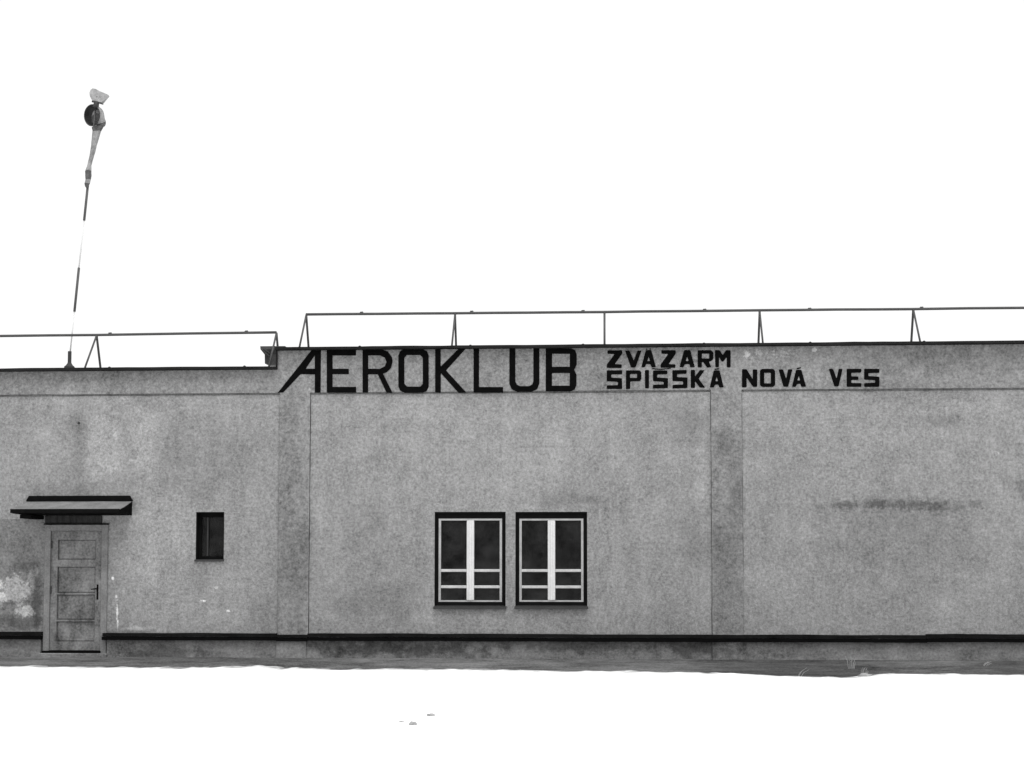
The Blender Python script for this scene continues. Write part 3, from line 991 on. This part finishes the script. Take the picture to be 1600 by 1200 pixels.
big = [
    ('A', 380, [(575, 406), (648, 402), (645, 766), (597, 766), (597, 612), (478, 612), (335, 763), (288, 767)], [[(597, 456), (597, 566), (520, 566)]]),
    ('E', 380, [(697, 406), (940, 406), (940, 456), (745, 456), (745, 567), (880, 567), (880, 612), (745, 612), (745, 718), (942, 718), (942, 766), (697, 766)]),
    ('R', 380, [(995, 406), (1150, 406), (1205, 422), (1240, 470), (1246, 505), (1232, 560), (1195, 597), (1165, 606), (1245, 766), (1195, 766), (1122, 612), (1042, 612), (1042, 766), (995, 766)],
     [[(1042, 455), (1140, 455), (1180, 475), (1195, 510), (1180, 545), (1140, 567), (1042, 567)]]),
    ('O', 380, [(1345, 402), (1495, 402), (1530, 418), (1546, 455), (1546, 715), (1530, 752), (1495, 767), (1345, 767), (1308, 750), (1293, 712), (1293, 455), (1308, 418)],
     [[(1365, 452), (1475, 452), (1497, 475), (1497, 692), (1475, 715), (1365, 715), (1343, 692), (1343, 475)]]),
    ('K', 660, [(107, 397), (153, 397), (153, 548), (305, 397), (364, 397), (197, 580), (367, 765), (300, 765), (153, 602), (153, 765), (107, 765)]),
    ('L', 660, [(427, 397), (472, 397), (472, 718), (672, 718), (672, 765), (427, 765)]),
    ('U', 660, [(725, 397), (775, 397), (775, 670), (788, 700), (815, 711), (890, 711), (915, 697), (925, 670), (925, 397), (975, 397), (975, 690), (957, 735), (910, 759), (790, 759), (743, 735), (725, 690)]),
    ('B', 660, [(1028, 397), (1240, 397), (1275, 413), (1287, 450), (1287, 530), (1264, 574), (1284, 612), (1284, 700), (1271, 737), (1235, 756), (1028, 756)],
     [rect(1080, 442, 1228, 550), rect(1080, 602, 1228, 708)]),
]
sign('large bold black lettering with a slanting first letter on the taller parapet', big, PROUD - 0.002, 5)
small = [
    ('Z', 920, [(155, 412), (278, 412), (278, 442), (215, 528), (275, 530), (275, 560), (150, 560), (150, 530), (215, 444), (155, 442)]),
    ('V', 920, [(303, 415), (340, 415), (375, 500), (405, 415), (440, 415), (390, 556), (352, 556)]),
    ('A', 920, [(475, 411), (520, 411), (560, 554), (522, 554), (515, 528), (478, 528), (468, 554), (437, 554)], [[(488, 502), (510, 502), (499, 466)]], [rect(474, 399, 488, 407), rect(506, 399, 520, 407)]),
    ('Z', 920, [(605, 412), (725, 412), (725, 442), (665, 528), (722, 529), (722, 558), (598, 558), (598, 530), (662, 444), (605, 442)]),
    ('A', 920, [(795, 411), (845, 411), (885, 554), (845, 554), (838, 528), (800, 528), (790, 554), (755, 554)], [[(808, 502), (832, 502), (820, 464)]]),
    ('R', 920, [(908, 412), (1020, 412), (1038, 430), (1038, 485), (1020, 503), (1000, 506), (1022, 552), (985, 557), (955, 512), (942, 512), (942, 554), (908, 554)], [rect(942, 440, 1003, 482)]),
    ('M', 920, [(1050, 412), (1090, 412), (1116, 452), (1142, 412), (1182, 412), (1182, 555), (1150, 555), (1150, 468), (1121, 506), (1108, 506), (1085, 468), (1085, 553), (1055, 553)]),
    ('S', 920, [(150, 580), (278, 580), (278, 612), (186, 614), (186, 640), (278, 645), (278, 735), (150, 735), (150, 705), (243, 703), (243, 675), (150, 670)]),
    ('P', 920, [(310, 580), (425, 580), (438, 597), (438, 652), (425, 670), (345, 672), (345, 735), (310, 735)], [rect(345, 609, 402, 642)]),
    ('I', 920, [(468, 576), (502, 576), (502, 729), (468, 729)]),
    ('S', 920, [(535, 581), (655, 580), (655, 611), (569, 613), (569, 640), (660, 645), (660, 728), (535, 730), (535, 700), (625, 698), (625, 675), (535, 669)], [], [[(528, 560), (595, 568), (682, 559), (682, 567), (595, 576), (528, 569)]]),
    ('S', 920, [(697, 579), (815, 577), (815, 608), (735, 610), (735, 636), (822, 640), (822, 728), (697, 730), (697, 700), (786, 698), (786, 672), (697, 668)]),
    ('K', 920, [(850, 575), (885, 575), (885, 630), (925, 578), (966, 578), (916, 650), (970, 723), (925, 723), (885, 670), (885, 726), (850, 726)]),
    ('A', 920, [(1042, 580), (1090, 580), (1125, 721), (1088, 722), (1080, 698), (1052, 698), (1042, 722), (1007, 722)], [[(1055, 670), (1078, 670), (1066, 634)]], [[(1047, 566), (1085, 560), (1085, 571), (1047, 576)]]),
    ('N', 1150, [(50, 570), (88, 570), (140, 655), (140, 572), (177, 572), (177, 718), (142, 718), (88, 640), (88, 721), (50, 721)]),
    ('O', 1150, [(215, 567), (310, 567), (326, 583), (326, 702), (310, 718), (215, 718), (200, 702), (200, 583)], [rect(235, 600, 290, 688)]),
    ('V', 1150, [(355, 571), (392, 571), (418, 650), (435, 571), (470, 571), (435, 716), (395, 716)]),
    ('A', 1150, [(500, 575), (545, 575), (584, 716), (545, 718), (537, 692), (508, 692), (498, 717), (467, 717)], [[(512, 663), (535, 663), (523, 626)]], [[(506, 560), (541, 551), (541, 562), (506, 571)]]),
    ('V', 1150, [(773, 567), (808, 567), (838, 648), (855, 567), (889, 567), (855, 713), (820, 713)]),
    ('E', 1150, [(922, 567), (1045, 567), (1045, 598), (960, 600), (960, 630), (1020, 630), (1020, 660), (960, 660), (960, 685), (1045, 685), (1045, 717), (922, 717)]),
    ('S', 1150, [(1068, 567), (1195, 567), (1195, 600), (1103, 602), (1103, 628), (1195, 632), (1195, 717), (1068, 717), (1068, 686), (1160, 684), (1160, 662), (1068, 658)]),
]
sign('small black stencil-like lettering in two lines beyond the large letters', small, PROUD - 0.002, 9)

# ------------------------------------------------------------------ railings on the roofs
def railing(label, posts, rail_pts, ztop, Ya=0.56):
    """posts: apex pixels; rail_pts: pixels along the rail"""
    p0 = at(posts[0][0], posts[0][1], Ya)
    r = thing('roof_railing', label, 'railing', (p0.x, Ya, ztop))
    pts = [at(a, b, Ya) for a, b in rail_pts]
    fine = []
    for a, b in zip(pts, pts[1:]):
        k = max(2, int((b - a).length / 0.6))
        fine += [a.lerp(b, i / k) + Vector((0, 0, 0.006 * mnoise.noise(Vector((a.x + i * 0.6, 0, 3))))) for i in range(k)]
    fine.append(pts[-1])
    MB().tube(fine, 0.0215, 8).build('rail', M['iron'], r, True)
    for (ax, ay) in posts:
        a = at(ax, ay, Ya)
        top = Vector((a.x, Ya, a.z - 0.005))
        f = MB()
        f.tube([top, (a.x + random.uniform(-.006, .006), 0.06, ztop - 0.005)], 0.0155, 8)
        f.build('front_leg', M['iron'], r, True)
        f = MB()
        f.tube([top, (a.x + random.uniform(-.006, .006), Ya + 0.26, ztop - 0.02)], 0.0185, 8)
        f.build('rear_leg', M['iron_dark'], r, True)
    return r


rl = railing('short pipe railing along the lower roof beside the windsock pole', [(-190, 526), (151, 523.5), (432, 519.5)],
             [(-440, 528), (-190, 526.5), (0, 525), (151, 523.3), (300, 521), (432, 519.3)], z_low_top)
rh = railing('long pipe railing above the lettering on the taller roof', [(478.5, 491.5), (711, 489.5), (944.5, 487.8), (1187, 485), (1427, 482.8), (1668, 480.5), (1905, 478)],
             [(478, 491.3), (711, 489.3), (944, 487.5), (1187, 484.8), (1427, 482.8), (1600, 481), (2040, 477)], z_high_top)
for r_, lst in ((rl, ((172, 522), (385, 519))), (rh, ((565, 489.5), (737, 488), (911, 487), (1101, 485), (1265, 483.5), (1440, 481.8)))):
    for a, b in lst:
        p = at(a, b, 0.56)
        MB().tube([(p.x - 0.02, 0.56, p.z - 0.012), (p.x - 0.012, 0.56, p.z + 0.012), (p.x + 0.012, 0.56, p.z + 0.014), (p.x + 0.02, 0.56, p.z - 0.012)], 0.02, 8).build('clamp', M['iron'], r_, True)

# ------------------------------------------------------------------ windsock on its banded, leaning pole
Yw = 0.62
base = at(108.5, 575, Yw)
ws = thing('windsock', 'limp faded windsock hanging from a leaning banded pole on the lower roof', 'windsock', (base.x, Yw, z_low_top - 0.02))
bz = z_low_top + 0.075
MB().bevel_box(base.x - 0.16, base.x + 0.16, Yw - 0.16, Yw + 0.16, z_low_top - 0.07, bz + 0.002, 0.015).build('base_block', M['plinth'], ws)
sk = lathe(base.x, Yw, bz, [(0.085, 0), (0.085, 0.045), (0.055, 0.07), (0.033, 0.105), (0.03, 0.12), (0.03, at(108, 549, Yw).z - bz)], 12)
sk.build('socket', M['iron_dark'], ws, False)
def wp(px_, py_, dy=0.0):
    return at(px_, py_, Yw + dy)
bands = [((109.5, 552), (116.3, 487), 0.0125, 'pole_white'), ((116.3, 487), (123.3, 418.5), 0.0205, 'pole_grey'), ((123.3, 418.5), (131.5, 344.5), 0.0125, 'pole_white'),
         ((131.5, 344.5), (137.6, 286), 0.0205, 'pole_grey'), ((137.6, 286), (144, 225), 0.015, 'pole_white'), ((144, 225), (150, 163), 0.015, 'pole_grey')]
for a, b, r_, mt in bands:
    MB().tube([wp(*a), wp(*b)], r_, 10).build('pole', M[mt], ws, True)
# hoop: short drum of dark cloth whose mouth is turned to the left and a little to the camera
hc = wp(143.8, 180)
ax = Vector((-0.42, -0.91, -0.12)).normalized()
aa = ax.cross(Vector((0, 0, 1))).normalized()
bb = aa.cross(ax).normalized()
if bb.z < 0:
    bb = -bb
RH = 0.172
pts = [hc + aa * (cos(2 * pi * k / 28) * RH) + bb * (sin(2 * pi * k / 28) * RH) for k in range(28)]
MB().tube(pts + [pts[0], pts[1]], 0.010, 6, cap=False).build('hoop', M['iron_dark'], ws, True)
# the sock: mouth ring -> collapsing neck -> limp tube twisted round the pole -> knotted tail
sock = MB()
N = 24
def ring(c, ra, rb, u, v, wr=0.0, ph=0.0):
    res = []
    for k in range(N):
        th = 2 * pi * k / N
        f = 1 + wr * sin(3 * th + ph) + wr * 0.6 * sin(5 * th + ph * 2)
        res.append(c + u * (cos(th) * ra * f) + v * (sin(th) * rb * f))
    return res
H = Vector((1, 0, 0)); Yv = Vector((0, 1, 0)); UP = Vector((0, 0, 1))
rings = []
rings.append(ring(hc, RH, RH, aa, bb))
rings.append(ring(hc - ax * 0.07, RH * 1.0, RH * 0.98, aa, bb, 0.02))
rings.append(ring(hc - ax * 0.13 + UP * -0.015, RH * 0.93, RH * 0.93, aa, (bb + ax * 0.15).normalized(), 0.04, 1))
rings.append(ring(hc - ax * 0.15 + UP * -0.065, RH * 0.83, RH * 0.72, aa, (bb + ax * 0.7).normalized(), 0.05, 2))
rings.append(ring(hc - ax * 0.125 + UP * -0.125, RH * 0.70, RH * 0.5, aa, (bb + ax * 1.2).normalized(), 0.06, 2.2))
tilt = Vector((0.2, 0, 1)).normalized()
def hang(px_, py_, w, d, wr, ph):
    return ring(wp(px_, py_, -0.03), w / 200.0, d / 200.0, (H + 0.12 * UP).normalized(), Yv, wr, ph)
rings.append(hang(152.5, 199, 19, 17, 0.07, 2.4))
rings.append(hang(151.5, 206, 13, 13, 0.10, 2.8))
rings.append(hang(148.5, 222, 9.5, 11, 0.12, 3.4))
rings.append(hang(145.5, 236, 7.5, 10, 0.14, 4.0))
rings.append(hang(142.0, 249, 6.0, 8, 0.14, 4.8))
rings.append(hang(139.5, 258, 6.0, 8, 0.12, 5.4))
rings.append(hang(137.5, 267, 9.5, 10, 0.12, 6.0))
rings.append(hang(137.5, 275, 9.5, 10, 0.14, 6.6))
rings.append(hang(137.5, 281, 8.0, 9, 0.14, 7.2))
rings.append(hang(136.2, 287, 8.5, 9, 0.14, 7.8))
rings.append(hang(135.8, 291, 6.0, 6, 0.12, 8.4))
rings.append(hang(135.6, 293.5, 2.0, 2, 0.1, 8.8))
for r_ in rings:
    sock.v += [tuple(p) for p in r_]
dark_f = []
for i in range(len(rings) - 1):
    for k in range(N):
        k2 = (k + 1) % N
        sock.f.append((i * N + k, i * N + k2, (i + 1) * N + k2, (i + 1) * N + k))
sock.f.append(tuple((len(rings) - 1) * N + k for k in range(N)))
so = sock.build('sock', M['cloth'], ws, True)
so.data.materials.append(M['cloth_dark2'])
for p_ in so.data.polygons:
    ri = min(p_.vertices) // N
    if ri in (3, 4, 5) or ri in (11, 12) or ri > 13:  # darker colour on the neck and tail rings
        p_.material_index = 1
# dark cloth lining seen through the mouth
ln = MB()
lr = [ring(hc + ax * 0.002, RH * 0.985, RH * 0.985, aa, bb), ring(hc - ax * 0.06, RH * 0.96, RH * 0.95, aa, bb, 0.02), ring(hc - ax * 0.10 + Vector((0, 0, -0.01)), 0.09, 0.11, aa, bb, 0.08, 1)]
for r_ in lr:
    ln.v += [tuple(p) for p in r_]
for i in range(2):
    for k in range(N):
        k2 = (k + 1) % N
        ln.f.append((i * N + k, i * N + k2, (i + 1) * N + k2, (i + 1) * N + k))
ln.f.append(tuple(2 * N + k for k in range(N)))
ln.build('lining', M['cloth_dark'], ws, True)
# dark band at the foot of the mouth, a bar across its top and the pale folded vane
MB().tube([wp(144, 158.5, -0.06), wp(150, 159.5, -0.07), wp(156, 161, -0.06), wp(161.5, 163, -0.04)], [0.016, 0.017, 0.013, 0.009], 8).build('cross_bar', M['iron_dark'], ws, True)
MB().tube([wp(149.5, 168, -0.03), wp(150.5, 163, -0.04), wp(151.5, 158.5, -0.05)], [0.05, 0.045, 0.04], 10).build('swivel', M['iron_dark'], ws, True)
vn = MB()
vpx = [(147.5, 140.3), (152, 141.2), (158, 144.5), (166, 147.8), (171.8, 150.5), (172.8, 153), (170, 155.5), (162, 160.5), (160.5, 162), (152, 160), (146, 158.5), (143, 152.5), (142.3, 147.5), (144, 142.8)]
hole = [(152.2, 153.2), (154.8, 152.8), (155.2, 154.3), (152.6, 154.7)]
front = [wp(a, b) for a, b in vpx]
hf = [wp(a, b) for a, b in hole]
vn.prism([[(p.x, p.z) for p in front], [(p.x, p.z) for p in hf]], Yw - 0.075, Yw - 0.055)
vo = vn.build('vane', M['vane'], ws)
# a second leaf behind gives the vane its folded depth
MB().prism([[(p.x, p.z) for p in [wp(a, b) for a, b in [(144, 143), (150, 141.5), (168, 150), (160, 160), (147, 158)]]]], Yw + 0.04, Yw + 0.06).build('vane_leaf', M['vane'], ws)
MB().tube([wp(152, 158, -0.065), wp(152, 158, 0.05)], 0.01, 6).build('vane_pin', M['iron_dark'], ws)

# ------------------------------------------------------------------ small things on the ground
def ground_y(py, zg=-0.16):
    return -22 + (CAM.z - zg) * FPX / (py - 875.0)


def clod(label, px_, py_, sx, sy, sz, seed):
    y = ground_y(py_)
    x = X(px_, py_, y)
    bm = bmesh.new()
    bmesh.ops.create_icosphere(bm, subdivisions=2, radius=1)
    for v in bm.verts:
        f = 1 + 0.45 * mnoise.noise(v.co * 1.7 + Vector((seed, 0, 0)))
        v.co = Vector((x + v.co.x * sx * f, y + v.co.y * sy * f, snow_z(x, y) + sz * 0.2 + v.co.z * sz * f))
    o = MB().add_bm(bm).build('dirt_clod', M['dirt'], None, True)
    tag(o, label, 'clod', 'frozen clods lying in the snow')


clod('thinnest pale crumb of frozen dirt in the open snow', 627, 1134, 0.035, 0.03, 0.012, 1)
clod('dark wedge-shaped clod in the snow between the two thinner crumbs', 645, 1138, 0.04, 0.05, 0.028, 2)
clod('thin dark sliver in the open snow nearest the wall of the three', 672.5, 1124.5, 0.05, 0.03, 0.014, 3)
clod('low grey clod in trodden snow below the dry grass', 1352, 1063, 0.09, 0.12, 0.03, 4)
clod('flat dirt patch at the snow edge beside the dry grass', 1336, 1051, 0.09, 0.10, 0.02, 5)
clod('long thin dirt streak in the snow below the far panel', 1492, 1057, 0.10, 0.08, 0.012, 6)


def tuft(label, px_, py_, h, nbl, lean, seed, mat='straw'):
    rnd = random.Random(seed)
    y = ground_y(py_, -0.07)
    x = X(px_, py_, y)
    z = max(snow_z(x, y), apron_z(y)) - 0.01
    m = MB()
    for i in range(nbl):
        a = rnd.uniform(0, 2 * pi)
        bx, by = x + rnd.uniform(-.05, .05), y + rnd.uniform(-.04, .04)
        hh = h * rnd.uniform(0.5, 1.0)
        dx, dy_ = lean * hh + rnd.uniform(-.35, .35) * hh, rnd.uniform(-.3, .3) * hh
        pts = [(bx, by, z), (bx + dx * 0.35, by + dy_ * 0.35, z + hh * 0.6), (bx + dx, by + dy_, z + hh)]
        m.tube(pts, [0.0035, 0.003, 0.0015], 4)
    o = m.build('dry_grass_tuft', M[mat], None)
    tag(o, label, 'grass tuft', 'dry grass at the foot of the wall')


tuft('tallest pale dry grass tuft against the plinth of the far panel', 1331, 1042, 0.22, 11, 0.0, 1)
tuft('short pale grass tuft at the snow edge beside the tallest one', 1349, 1048, 0.11, 9, 0.1, 2)
tuft('single bent white stalk leaning out of the bare strip', 1247, 1051, 0.17, 3, 0.75, 3)
tuft('low flattened straw on the bare strip at the far end', 1541, 1039, 0.08, 8, 1.1, 4)
